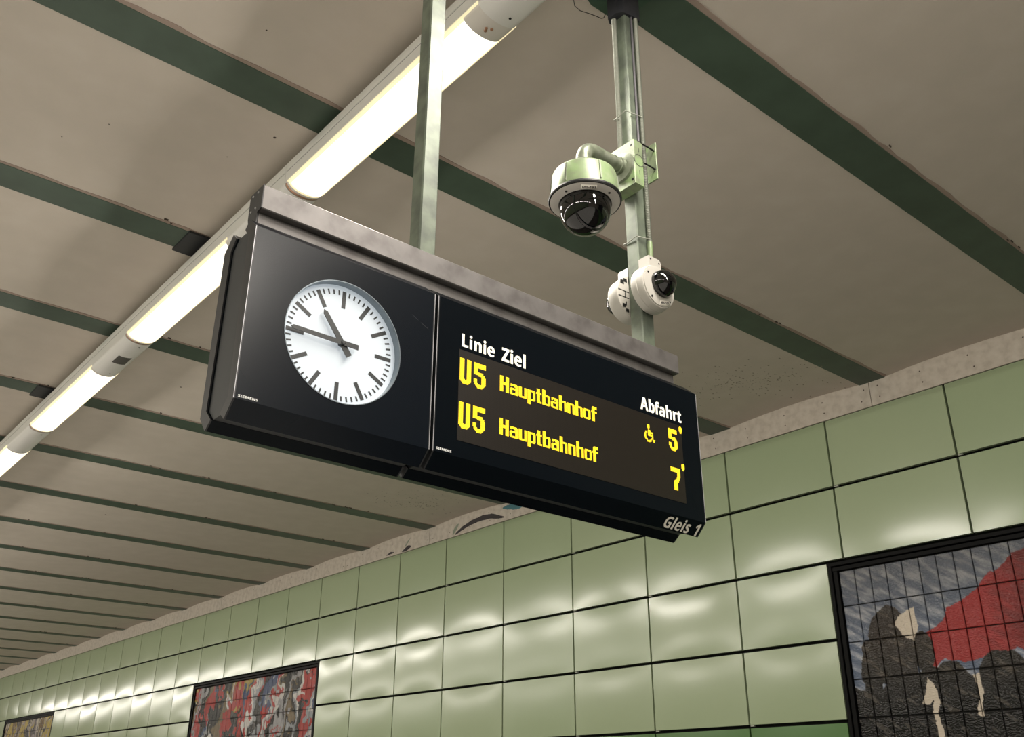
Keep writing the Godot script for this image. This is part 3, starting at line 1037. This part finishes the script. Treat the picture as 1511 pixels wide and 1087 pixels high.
func build_sign() -> void:
	var za := -0.7495
	var zm := -1.2655
	var zn := -1.2757
	var zb := -2.325
	var R := Vector3(0, 0, -1)
	var U := Vector3(0, 1, 0)
	# ---- clock
	var o := thing("station_clock", "black double-sided clock case with white dial hanging left of the departure board", "clock", Vector3(AX, EYE + 0.737, (za + zm) * 0.5))
	build_case(o, za, zm, true)
	var c := Vector3(-1.827, CLOCK.y, CLOCK.x)
	var st := begin()
	lathe(st, [Vector2(0.1595, 0.0012), Vector2(0.1575, 0.0012), Vector2(0.1575, -0.022), Vector2(0.160, -0.022), Vector2(0.160, 0.0)], c, Vector3(1, 0, 0), 96)
	part("bezel", st, mats.bezel, o)
	st = begin()
	lathe(st, [Vector2(0.158, -0.026), Vector2(0.158, -0.022), Vector2(0.0, -0.022)], c, Vector3(1, 0, 0), 96)
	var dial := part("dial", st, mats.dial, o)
	for k in 60:
		var a := TAU * k / 60
		var d := R * sin(a) + U * cos(a)
		var s := R * cos(a) - U * sin(a)
		var hour := k % 5 == 0
		var w := 0.0052 if hour else 0.0021
		var r0 := 0.0985 if hour else 0.132
		var q := c + Vector3(-0.0218, 0, 0)
		st = begin()
		bar(st, q + d * r0, q + d * 0.145, s * w, 0.0006)
		part("hour_mark" if hour else "minute_mark", st, mats.hand, dial)
	hand(o, "hour_hand", c + Vector3(-0.013, 0, 0), deg_to_rad(-37.5), 0.0925, 0.036, 0.0082)
	hand(o, "minute_hand", c + Vector3(-0.009, 0, 0), deg_to_rad(-89.4), 0.139, 0.043, 0.0064)
	st = begin()
	lathe(st, [Vector2(0.006, -0.022), Vector2(0.006, -0.006), Vector2(0.004, -0.004), Vector2(0, -0.004)], c, Vector3(1, 0, 0), 16)
	part("hub", st, mats.hand, o)
	lettering("lettering", "SIEMENS", Vector3(-1.827, 0.7805, -0.7595), R, U, 0.0465, 0.006, mats.letter_small, o, true, 0.0006)
	# faint scratches on the case
	for q in [[1.126, -1.196, 1.117, -1.214], [1.112, -1.224, 1.102, -1.246]]:
		st = begin()
		bar(st, Vector3(-1.827, q[0], q[1]), Vector3(-1.827, q[2], q[3]), Vector3(0, 0.0005, 0), 0.0002)
		part("scratch", st, mats.sign_edge, o)
	# ---- departure board
	o = thing("departure_board", "black electronic departure board with yellow dot-matrix text right of the clock", "sign", Vector3(AX, EYE + 0.737, (zn + zb) * 0.5))
	build_case(o, zn, zb, false)
	st = begin()
	var sa := Vector3(-1.8262, 0.8205, -1.3490)
	var sb := Vector3(-1.8262, 0.8205 + 88 * P, -1.3490 - 306 * P)
	st.set_smooth_group(-1)
	var pts := [Vector3(sa.x, sa.y, sa.z), Vector3(sa.x, sa.y, sb.z), Vector3(sa.x, sb.y, sb.z), Vector3(sa.x, sb.y, sa.z)]
	var uvs := [Vector2(0, 1), Vector2(1, 1), Vector2(1, 0), Vector2(0, 0)]
	for i in [0, 2, 1, 0, 3, 2]:
		st.set_uv(uvs[i])
		st.add_vertex(pts[i])
	var back := Vector3(-0.0006, 0, 0)
	for i in 4:
		var j := (i + 1) % 4
		st.set_uv(Vector2(0, 0))
		var mid: Vector3 = (pts[i] + pts[j]) * 0.5 - (pts[0] + pts[2]) * 0.5
		quad(st, pts[i], pts[j], pts[j] + back, pts[i] + back, mid)
	var scr := part("screen", st, mats.screen, o)
	var big_u := [[0, 3, 5, 22], [8, 3, 5, 22], [1, 2, 11, 1], [2, 1, 9, 1], [3, 0, 7, 1], [5, 3, 1, 2], [7, 3, 1, 2], [6, 3, 1, 1]]
	var big_5 := [[0, 20, 14, 5], [0, 13, 5, 7], [5, 12, 6, 4], [9, 4, 5, 8], [11, 12, 2, 2], [5, 12, 8, 1], [0, 5, 4, 4], [1, 3, 12, 1], [1, 4, 4, 1], [2, 2, 10, 1], [3, 1, 8, 1], [4, 0, 6, 1]]
	var big_7 := [[0, 20, 15, 5], [10, 15, 5, 5], [9, 13, 5, 2], [7, 11, 6, 2], [5, 9, 7, 2], [4, 0, 6, 9]]
	var apos := [[2, 0, 3, 2], [1, 2, 5, 5], [2, 7, 3, 1]]
	var chair := [[6, 16, 4, 4], [7, 15, 2, 1], [7, 8, 4, 6], [11, 10, 4, 2], [7, 7, 8, 2], [13, 4, 2, 3], [14, 2, 2, 2], [15, 1, 2, 2], [16, 3, 2, 1], [3, 10, 3, 2], [2, 8, 2, 2], [1, 5, 3, 3], [2, 3, 2, 2], [3, 2, 3, 2], [5, 0, 5, 2], [9, 1, 3, 2], [11, 3, 2, 2]]
	for line in 2:
		var ub := 55 if line == 0 else 12       # grid row of the baseline of the big digits
		var hb := 60 if line == 0 else 17
		dots(scr, big_u, 1, ub)
		dots(scr, big_5, 17, ub)
		word(scr, 48, hb)
		if line == 0:
			dots(scr, chair, 244, 57)
			dots(scr, big_5, 284, 56)
			dots(scr, apos, 301, 79)
		else:
			dots(scr, big_7, 284, 12)
			dots(scr, apos, 301, 36)
	lettering("lettering", "Linie", Vector3(-1.827, 1.0855, -1.3566), R, U, 0.1115, 0.0405, mats.letter_lit, o)
	lettering("lettering", "Ziel", Vector3(-1.827, 1.0848, -1.4945), R, U, 0.0855, 0.0435, mats.letter_lit, o)
	lettering("lettering", "Abfahrt", Vector3(-1.827, 1.0870, -2.0505), R, U, 0.190, 0.0445, mats.letter_lit, o)
	lettering("lettering", "SIEMENS", Vector3(-1.827, 0.7822, -1.2862), R, U, 0.0470, 0.006, mats.letter_small, o, true, 0.0006)
	# track number on the sloping lower edge
	var slope := Vector3(-1.827 + 1.864, 0.776 - 0.737, 0).normalized()
	lettering("lettering", "Gleis", Vector3(-1.827, 0.776, -2.1551) - slope * 0.0500, R, slope, 0.1150, 0.0425, mats.letter, o, true, 0.0008)
	lettering("lettering", "1", Vector3(-1.827, 0.776, -2.2935) - slope * 0.0505, R, slope, 0.0180, 0.0405, mats.letter, o, true, 0.0008)
	# ---- hanger beam
	o = thing("hanger_beam", "long grey steel box beam from which clock and departure board hang", "beam", Vector3(AX, EYE + 1.22, -1.54))
	st = begin()
	box(st, Vector3(-1.949, 1.298, -2.310), Vector3(-1.878, 1.366, -0.779), 0.0025)
	part("box_beam", st, mats.steel, o)
	st = begin()
	box(st, Vector3(-1.929, 1.2255, -2.304), Vector3(-1.899, 1.297, -0.781), 0.001)
	part("web", st, mats.steel, o)
	st = begin()
	ext(st, PackedVector2Array([Vector2(-1.878, 1.366), Vector2(-1.949, 1.366), Vector2(-1.949, 1.296), Vector2(-1.932, 1.240), Vector2(-1.898, 1.240), Vector2(-1.898, 1.296), Vector2(-1.878, 1.2985)]), Vector3(0, 0, -0.779), Vector3(1, 0, 0), Vector3(0, 1, 0), Vector3(0, 0, 0.003))
	var ep := part("end_plate", st, mats.end_plate, o)
	for q in [[-1.905, 1.356], [-1.932, 1.356], [-1.910, 1.312], [-1.935, 1.312]]:
		st = begin()
		lathe(st, [Vector2(0.0032, 0), Vector2(0.0026, 0.0018), Vector2(0, 0.0024)], Vector3(q[0], q[1], -0.776), Vector3(0, 0, 1), 10)
		part("rivet", st, mats.rivet, ep)

# flat bar from a to b, half width vector s, standing h proud towards +x
func bar(st: SurfaceTool, a: Vector3, b: Vector3, s: Vector3, h: float) -> void:
	var up := Vector3(h, 0, 0)
	st.set_smooth_group(-1)
	var p := [a - s, a + s, b + s, b - s]
	quad(st, p[0] + up, p[1] + up, p[2] + up, p[3] + up, Vector3(1, 0, 0))
	var c := (a + b) * 0.5
	for i in 4:
		var j := (i + 1) % 4
		quad(st, p[i], p[j], p[j] + up, p[i] + up, (p[i] + p[j]) * 0.5 - c)

func hand(o: Node3D, called: String, c: Vector3, ang: float, length: float, tail: float, w: float) -> void:
	var d := Vector3(0, cos(ang), -sin(ang))
	var s := Vector3(0, -sin(ang), -cos(ang))
	var st := begin()
	var poly := PackedVector2Array([Vector2(-w, -tail), Vector2(w, -tail), Vector2(w * 0.78, length - w), Vector2(0, length), Vector2(-w * 0.78, length - w)])
	ext(st, poly, c, s, d, Vector3(0.0022, 0, 0))
	part(called, st, mats.hand, o)

func dots(scr: Node3D, rects: Array, col: int, row: int) -> void:
	var seen := {}
	for r in rects:
		for i in r[2]:
			for j in r[3]:
				seen[Vector2i(r[0] + i + col, r[1] + j + row)] = true
	var st := begin()
	st.set_smooth_group(-1)
	for q in seen:
		var y: float = 0.8205 + (q.y + 0.5) * P
		var z: float = -1.3490 - (q.x + 0.5) * P
		var h := P * 0.44
		var g := P * 0.30
		var xa := -1.8262
		var xb := -1.8256
		var a := [Vector3(xa, y - h, z + h), Vector3(xa, y - h, z - h), Vector3(xa, y + h, z - h), Vector3(xa, y + h, z + h)]
		var b := [Vector3(xb, y - g, z + g), Vector3(xb, y - g, z - g), Vector3(xb, y + g, z - g), Vector3(xb, y + g, z + g)]
		var cc := Vector3(xa, y, z)
		quad(st, b[0], b[1], b[2], b[3], Vector3(1, 0, 0))
		for i in 4:
			var j := (i + 1) % 4
			quad(st, a[i], a[j], b[j], b[i], (a[i] + a[j]) * 0.5 - cc)
	part("lit_character", st, mats.led, scr)

func word(scr: Node3D, col: int, row: int) -> void:
	var g := {
		"H": [11, [[0, 0, 4, 16], [7, 0, 4, 16], [4, 7, 3, 3]]],
		"a": [10, [[7, 0, 3, 10], [1, 9, 8, 2], [1, 8, 2, 1], [1, 5, 6, 2], [0, 1, 3, 5], [1, 0, 6, 2], [5, 8, 2, 1]]],
		"u": [10, [[0, 1, 4, 10], [7, 0, 3, 11], [1, 0, 6, 2]]],
		"p": [10, [[0, -4, 4, 15], [4, 9, 5, 2], [7, 1, 3, 9], [4, 0, 5, 2]]],
		"t": [7, [[1, 1, 4, 14], [0, 9, 7, 2], [2, 0, 5, 2]]],
		"b": [10, [[0, 0, 4, 16], [4, 9, 5, 2], [7, 1, 3, 9], [4, 0, 5, 2]]],
		"h": [10, [[0, 0, 4, 16], [4, 9, 5, 2], [7, 0, 3, 10]]],
		"n": [10, [[0, 0, 4, 11], [4, 9, 5, 2], [7, 0, 3, 10]]],
		"o": [10, [[0, 1, 3, 9], [7, 1, 3, 9], [1, 9, 8, 2], [1, 0, 8, 2]]],
		"f": [8, [[1, 0, 4, 15], [0, 9, 8, 2], [2, 14, 6, 2], [5, 13, 3, 1]]],
	}
	for ch in "Hauptbahnhof":
		dots(scr, g[ch][1], col, row)
		col += g[ch][0] + 1

# ------------------------------------------------------------------ poles
func build_poles() -> void:
	var o := thing("hanging_pole", "bare square steel pole left of the dome cameras, holding the beam above the clock", "pole", Vector3(AX, EYE + 1.361, -1.2715))
	var st := begin()
	box(st, Vector3(-1.9385, 1.3665, -1.2995), Vector3(-1.8845, 2.999, -1.2435), 0.004)
	part("tube", st, mats.pole, o)
	st = begin()
	box(st, Vector3(-2.02, 2.988, -1.36), Vector3(-1.80, 2.9995, -1.18), 0.002)
	part("base_plate", st, mats.plate_green, o)
	o = thing("hanging_pole", "square steel pole carrying the dome cameras and cable conduits, right of the bare pole", "pole", Vector3(AX, EYE + 1.361, -2.178))
	st = begin()
	box(st, Vector3(-1.9385, 1.3665, -2.2085), Vector3(-1.8845, 2.999, -2.1478), 0.004)
	part("tube", st, mats.pole, o)
	st = begin()
	ext(st, PackedVector2Array([Vector2(-2.065, -2.150), Vector2(-2.062, -2.25), Vector2(-2.0, -2.32), Vector2(-1.80, -2.32), Vector2(-1.80, -2.06), Vector2(-2.03, -2.06)]), Vector3(0, 2.988, 0), Vector3(1, 0, 0), Vector3(0, 0, 1), Vector3(0, 0.0115, 0))
	part("base_plate", st, mats.plate_green, o)
	# dark tape wrapped round pole and cables under the ceiling
	st = begin()
	ext(st, PackedVector2Array([Vector2(-1.955, -2.225), Vector2(-1.873, -2.225), Vector2(-1.866, -2.20), Vector2(-1.878, -2.138), Vector2(-1.90, -2.118), Vector2(-1.945, -2.118), Vector2(-1.958, -2.14)]), Vector3(0, 2.80, 0), Vector3(1, 0, 0), Vector3(0, 0, 1), Vector3(0, 0.187, 0))
	part("tape_wrap", st, mats.tape, o)
	# conduits and cables clipped to the pole
	o = thing("cable_conduit", "ribbed metal conduit running down the right side of the camera pole", "conduit", Vector3(-1.876, EYE + 1.68, -2.196))
	st = begin()
	tube(st, line_pts(Vector3(-1.8738, 1.76, -2.198), Vector3(-1.8738, 2.7995, -2.198), 0.0036), 0.0068, 12, 0.0026)
	part("ribbed_hose", st, mats.conduit, o)
	st = begin()
	tube(st, line_pts(Vector3(-1.8738, 1.684, -2.198), Vector3(-1.8738, 1.77, -2.198), 0.05), 0.0098, 12)
	part("end_sleeve", st, mats.cam_green, o)
	o = thing("cable_conduit", "ribbed conduit on the left face of the camera pole above the large dome camera", "conduit", Vector3(-1.925, EYE + 2.1, -2.139))
	st = begin()
	tube(st, line_pts(Vector3(-1.930, 2.12, -2.1360), Vector3(-1.930, 2.7995, -2.1360), 0.0036), 0.0076, 12, 0.0026)
	part("ribbed_hose", st, mats.conduit, o)
	o = thing("signal_cable", "smooth dark cable beside the conduit on the camera pole", "cable", Vector3(-1.878, EYE + 1.9, -2.178))
	st = begin()
	tube(st, line_pts(Vector3(-1.8795, 2.145, -2.180), Vector3(-1.8795, 2.7995, -2.180), 0.1), 0.0048, 10)
	part("sheath", st, mats.cable, o)
	o = thing("signal_cable", "thin grey cable at the far right edge of the camera pole", "cable", Vector3(-1.887, EYE + 1.7, -2.2135))
	st = begin()
	tube(st, line_pts(Vector3(-1.889, 1.70, -2.2133), Vector3(-1.889, 2.7995, -2.2133), 0.1), 0.0046, 10)
	part("sheath", st, mats.cable, o)
	# cable ties
	var ties := {2.31: "grey cable tie round the camera pole above the large dome camera", 1.775: "grey cable tie round the camera pole above the two small cameras"}
	for y in ties:
		o = thing("cable_tie", ties[y], "cable tie", Vector3(AX, EYE + y, -2.178), "cable ties on the camera pole")
		st = begin()
		var z0 := -2.220
		var z1 := -2.1445 if y < 2.0 else -2.123
		var loop := [Vector3(-1.9435, y + 0.012, z0), Vector3(-1.885, y, z0), Vector3(-1.8665, y, -2.20), Vector3(-1.8705, y, -2.178), Vector3(-1.881, y, z1 + 0.004), Vector3(-1.925, y - 0.004, z1), Vector3(-1.9435, y - 0.003, z1), Vector3(-1.9435, y - 0.002, z1 - 0.012), Vector3(-1.9435, y + 0.006, -2.18), Vector3(-1.9435, y + 0.012, z0)]
		tube(st, loop, 0.0022, 6)
		part("strap", st, mats.conduit, o)
	# loose wire at the ceiling plate
	o = thing("loose_wire", "thin loose wire dangling from the ceiling beside the green base plate", "wire", Vector3(-2.08, EYE + 2.99, -2.2))
	st = begin()
	tube(st, [Vector3(-2.10, 3.0, -2.085), Vector3(-2.11, 2.985, -2.10), Vector3(-2.105, 2.972, -2.125), Vector3(-2.09, 2.968, -2.16), Vector3(-2.08, 2.966, -2.19), Vector3(-2.072, 2.962, -2.215), Vector3(-2.066, 2.967, -2.225), Vector3(-2.062, 2.986, -2.23)], 0.0016, 6)
	part("strand", st, mats.dark, o)

# ------------------------------------------------------------------ surveillance cameras
func build_cameras() -> void:
	var X := Vector3(1, 0, 0)
	var Y := Vector3(0, 1, 0)
	var Z := Vector3(0, 0, 1)
	# junction box with clamp on the pole
	var cx := -1.893
	var o := thing("mounting_box", "pale green square junction box clamped to the pole, carrying the large dome camera", "box", Vector3(cx, EYE + 1.955, -2.125))
	var st := begin()
	box(st, Vector3(-1.951, 1.957, -2.1475), Vector3(-1.835, 2.144, -2.100), 0.003)
	var bx := part("box", st, mats.cam_green, o)
	for q in [[-1.848, 2.124], [-1.938, 2.124], [-1.848, 1.977], [-1.938, 1.977]]:
		st = begin()
		lathe(st, [Vector2(0.006, 0.0), Vector2(0.0045, 0.0008), Vector2(0, 0.0008)], Vector3(q[0], q[1], -2.100), Z, 12)
		part("screw_hole", st, mats.dark, bx)
	for q in [2.107, 2.010]:
		st = begin()
		box(st, Vector3(-1.835, q - 0.009, -2.126), Vector3(-1.8344, q + 0.009, -2.1235))
		part("slot", st, mats.dark, bx)
	st = begin()
	lathe(st, [Vector2(0.0255, 0.0), Vector2(0.0255, 0.0015), Vector2(0.023, 0.0015), Vector2(0.023, 0.0)], Vector3(-1.835, 2.061, -2.124), X, 24)
	part("knockout", st, mats.cam_arm, bx)
	st = begin()
	box(st, Vector3(-1.945, 2.04, -2.238), Vector3(-1.845, 2.2, -2.232), 0.001)
	part("clamp_plate", st, mats.cam_green, o)
	for y in [2.083, 2.165]:
		st = begin()
		tube(st, [Vector3(-1.853, y, -2.147), Vector3(-1.853, y, -2.246)], 0.003, 8)
		part("clamp_bolt", st, mats.dark, o)
	# large dome camera
	var zc := -1.904
	o = thing("dome_camera", "large pale green dome camera hanging from a bent arm, with dark glass dome", "camera", Vector3(cx, EYE + 1.69, zc))
	# arm
	st = begin()
	var pts := [Vector3(cx, 1.945, zc)]
	var ay := 2.047
	var er := 0.052
	for i in 9:
		var a := PI / 2 * i / 8.0
		pts.append(Vector3(cx, ay - er + er * sin(a), zc - er + er * cos(a)))
	pts.append(Vector3(cx, ay, -2.07))
	tube(st, pts, 0.0265, 24)
	part("arm", st, mats.cam_arm, o)
	st = begin()
	lathe(st, [Vector2(0.0285, 0.0), Vector2(0.0285, 0.028), Vector2(0.033, 0.030), Vector2(0.033, 0.042), Vector2(0.056, 0.048), Vector2(0.058, 0.058)], Vector3(cx, ay, -2.042), -Z, 36)
	part("wall_flange", st, mats.cam_arm, o)
	# housing with ribs
	st = begin()
	lathe(st, [Vector2(0.100, 0.106), Vector2(0.106, 0.103), Vector2(0.109, 0.098), Vector2(0.1155, 0.020), Vector2(0.1165, 0.012)], Vector3(cx, 1.818, zc), Y, 64)
	var hs := part("housing", st, mats.cam_green, o)
	st = begin()
	lathe(st, [Vector2(0.0, 0.134), Vector2(0.030, 0.134), Vector2(0.052, 0.132), Vector2(0.078, 0.124), Vector2(0.088, 0.118), Vector2(0.100, 0.106)], Vector3(cx, 1.818, zc), Y, 64)
	part("top_cap", st, mats.cam_arm, o)
	for k in 6:
		st = begin()
		var a := TAU * (k + 0.28) / 6.0
		var d := Vector3(cos(a), 0, sin(a))
		var s := Vector3(-sin(a), 0, cos(a))
		var b := Vector3(cx, 1.818, zc)
		ext(st, PackedVector2Array([Vector2(0.1085, 0.098), Vector2(0.1125, 0.096), Vector2(0.1195, 0.022), Vector2(0.1150, 0.022)]), b - s * 0.0022, d, Y, s * 0.0044)
		part("rib", st, mats.cam_arm, hs)
	st = begin()
	lathe(st, [Vector2(0.1165, 0.014), Vector2(0.1225, 0.010), Vector2(0.1245, 0.003), Vector2(0.1225, -0.002), Vector2(0.116, -0.002)], Vector3(cx, 1.818, zc), Y, 64)
	part("gasket", st, mats.dark, o)
	st = begin()
	lathe(st, [Vector2(0.1175, 0.0), Vector2(0.1175, -0.004), Vector2(0.112, -0.007), Vector2(0.090, -0.012), Vector2(0.086, -0.006)], Vector3(cx, 1.818, zc), Y, 64)
	var ring := part("trim_ring", st, mats.cam_ring, o)
	for k in 4:
		var a := TAU * k / 4.0 + 1.43
		st = begin()
		lathe(st, [Vector2(0.005, 0.0), Vector2(0.004, 0.0015), Vector2(0, 0.0015)], Vector3(cx + cos(a) * 0.101, 1.8085, zc + sin(a) * 0.101), -Y, 10)
		part("screw", st, mats.dark, ring)
	st = begin()
	var prof := []
	for i in 13:
		var a := PI / 2 * i / 12.0
		prof.append(Vector2(0.0865 * cos(a), -0.034 - 0.089 * sin(a)))
	prof.insert(0, Vector2(0.0865, -0.006))
	lathe(st, prof, Vector3(cx, 1.818, zc), Y, 64)
	part("glass_dome", st, mats.dome, o)
	# name strip on the ring, facing the photographer
	var dirc := Vector3(0.80, 0, 0.60).normalized()
	var rt := Vector3(0.60, 0, -0.80)
	var tup := (dirc + Vector3(0, 0.24, 0)).normalized()
	var lc := Vector3(cx, 1.818 - 0.0112, zc) + dirc * 0.101
	st = begin()
	quad(st, lc - rt * 0.026 - tup * 0.009, lc + rt * 0.026 - tup * 0.009, lc + rt * 0.026 + tup * 0.009, lc - rt * 0.026 + tup * 0.009, Vector3(0, -1, 0))
	var nn := rt.cross(tup)
	for e in [[-1, 0], [1, 0], [0, -1], [0, 1]]:
		var d1: Vector3 = rt * 0.026 * e[0] + tup * 0.009 * e[1]
		var d2: Vector3 = tup * 0.009 if e[0] else rt * 0.026
		quad(st, lc + d1 - d2, lc + d1 + d2, lc + d1 + d2 - nn * 0.005, lc + d1 - d2 - nn * 0.005, d1)
	var strip := part("name_strip", st, mats.paper, o)
	lettering("lettering", "Md-191", lc - rt * 0.022 - tup * 0.0055, rt, tup, 0.044, 0.0105, mats.ink, strip, true, 0.0004)
	# two small wall cameras back to back on the pole
	small_camera("small white dome camera facing right, on the front of the camera pole above the sign", 1.0)
	small_camera("small white dome camera facing away, half hidden behind the camera pole", -1.0)

func small_camera(label: String, s: float) -> void:
	var F := Vector3(s, 0, 0)            # the way it looks
	var zc := -2.178
	var yc := 1.565
	var xb := AX + s * 0.0275            # face of the pole
	var o := thing("dome_camera", label, "camera", Vector3(xb, EYE + yc, zc), "small cameras on the pole")
	var b := Vector3(xb, yc, zc)
	var st := begin()
	lathe(st, [Vector2(0.0, 0.0), Vector2(0.074, 0.0), Vector2(0.0825, 0.003), Vector2(0.0845, 0.010), Vector2(0.083, 0.028), Vector2(0.0815, 0.029), Vector2(0.0805, 0.048), Vector2(0.0775, 0.054), Vector2(0.0, 0.056)], b, F, 64)
	part("body", st, mats.cam_white, o)
	st = begin()
	lathe(st, [Vector2(0.0735, 0.053), Vector2(0.0735, 0.0575), Vector2(0.058, 0.0605), Vector2(0.0, 0.0605)], b, F, 64)
	var fp := part("face_plate", st, mats.cam_white, o)
	var dc := b + F * 0.060 + Vector3(0, 0.008, -0.006 * s)
	st = begin()
	var prof := []
	for i in 11:
		var a := PI / 2 * i / 10.0
		prof.append(Vector2(0.0475 * cos(a), 0.010 + 0.043 * sin(a)))
	prof.insert(0, Vector2(0.0475, 0.0))
	lathe(st, prof, dc, F, 48)
	part("glass_dome", st, mats.dome, o)
	for a in [2.2, 3.9, 5.4, 0.6]:
		st = begin()
		lathe(st, [Vector2(0.0042, 0.0), Vector2(0.0034, 0.001), Vector2(0, 0.001)], b + F * 0.0595 + Vector3(0, sin(a) * 0.0655, cos(a) * 0.0655), F, 10)
		part("screw", st, mats.dark, fp)
	# bracket block on top
	st = begin()
	var u := Vector3(0, 0, -s)
	ext(st, PackedVector2Array([Vector2(-0.033, 0.045), Vector2(0.030, 0.045), Vector2(0.030, 0.104), Vector2(0.022, 0.116), Vector2(-0.033, 0.116)]), b, u, Vector3(0, 1, 0), F * 0.046)
	var br := part("bracket", st, mats.cam_white, o)
	for q in [[-0.022, 0.105], [0.02, 0.10]]:
		st = begin()
		lathe(st, [Vector2(0.004, 0.0), Vector2(0.003, 0.001), Vector2(0, 0.001)], b + u * q[0] + Vector3(0, q[1], 0) + F * 0.046, F, 10)
		part("screw", st, mats.dark, br)
	# slotted mounting plate on the back
	for q in [[-0.060, 0.045, 0.008, 0.008], [-0.045, 0.055, 0.008, 0.007], [-0.055, 0.012, 0.025, 0.0015], [-0.055, -0.012, 0.025, 0.0015], [-0.048, 0.0, 0.0015, 0.010], [-0.045, -0.035, 0.002, 0.008], [-0.055, -0.045, 0.007, 0.007], [-0.04, -0.060, 0.007, 0.006], [0.055, 0.045, 0.007, 0.007], [0.055, -0.045, 0.007, 0.007]]:
		st = begin()
		var c: Vector3 = b + Vector3(0, q[1], -q[0])
		box(st, c - Vector3(0.0006, q[3], q[2]), c + Vector3(0.0006, q[3], q[2]))
		part("slot", st, mats.dark, o)
	if s > 0:
		var rt := Vector3(0, 0, -1)
		var dn := Vector3(0, 1, 0)
		var lc := b + F * 0.0608 + Vector3(0, -0.058, -0.020)
		var r2 := (rt + Vector3(0, 0.22, 0)).normalized()
		var u2 := (dn + Vector3(0, 0, 0.22)).normalized()
		st = begin()
		quad(st, lc - r2 * 0.024 - u2 * 0.0085, lc + r2 * 0.024 - u2 * 0.0085, lc + r2 * 0.024 + u2 * 0.0085, lc - r2 * 0.024 + u2 * 0.0085, F)
		for e in [[-1, 0], [1, 0], [0, -1], [0, 1]]:
			var d1: Vector3 = r2 * 0.024 * e[0] + u2 * 0.0085 * e[1]
			var d2: Vector3 = u2 * 0.0085 if e[0] else r2 * 0.024
			quad(st, lc + d1 - d2, lc + d1 + d2, lc + d1 + d2 - F * 0.006, lc + d1 - d2 - F * 0.006, d1)
		var strip := part("name_strip", st, mats.paper, o)
		lettering("lettering", "Md-101", lc - r2 * 0.020 - u2 * 0.005, r2, u2, 0.040, 0.0100, mats.ink, strip, true, 0.0004)
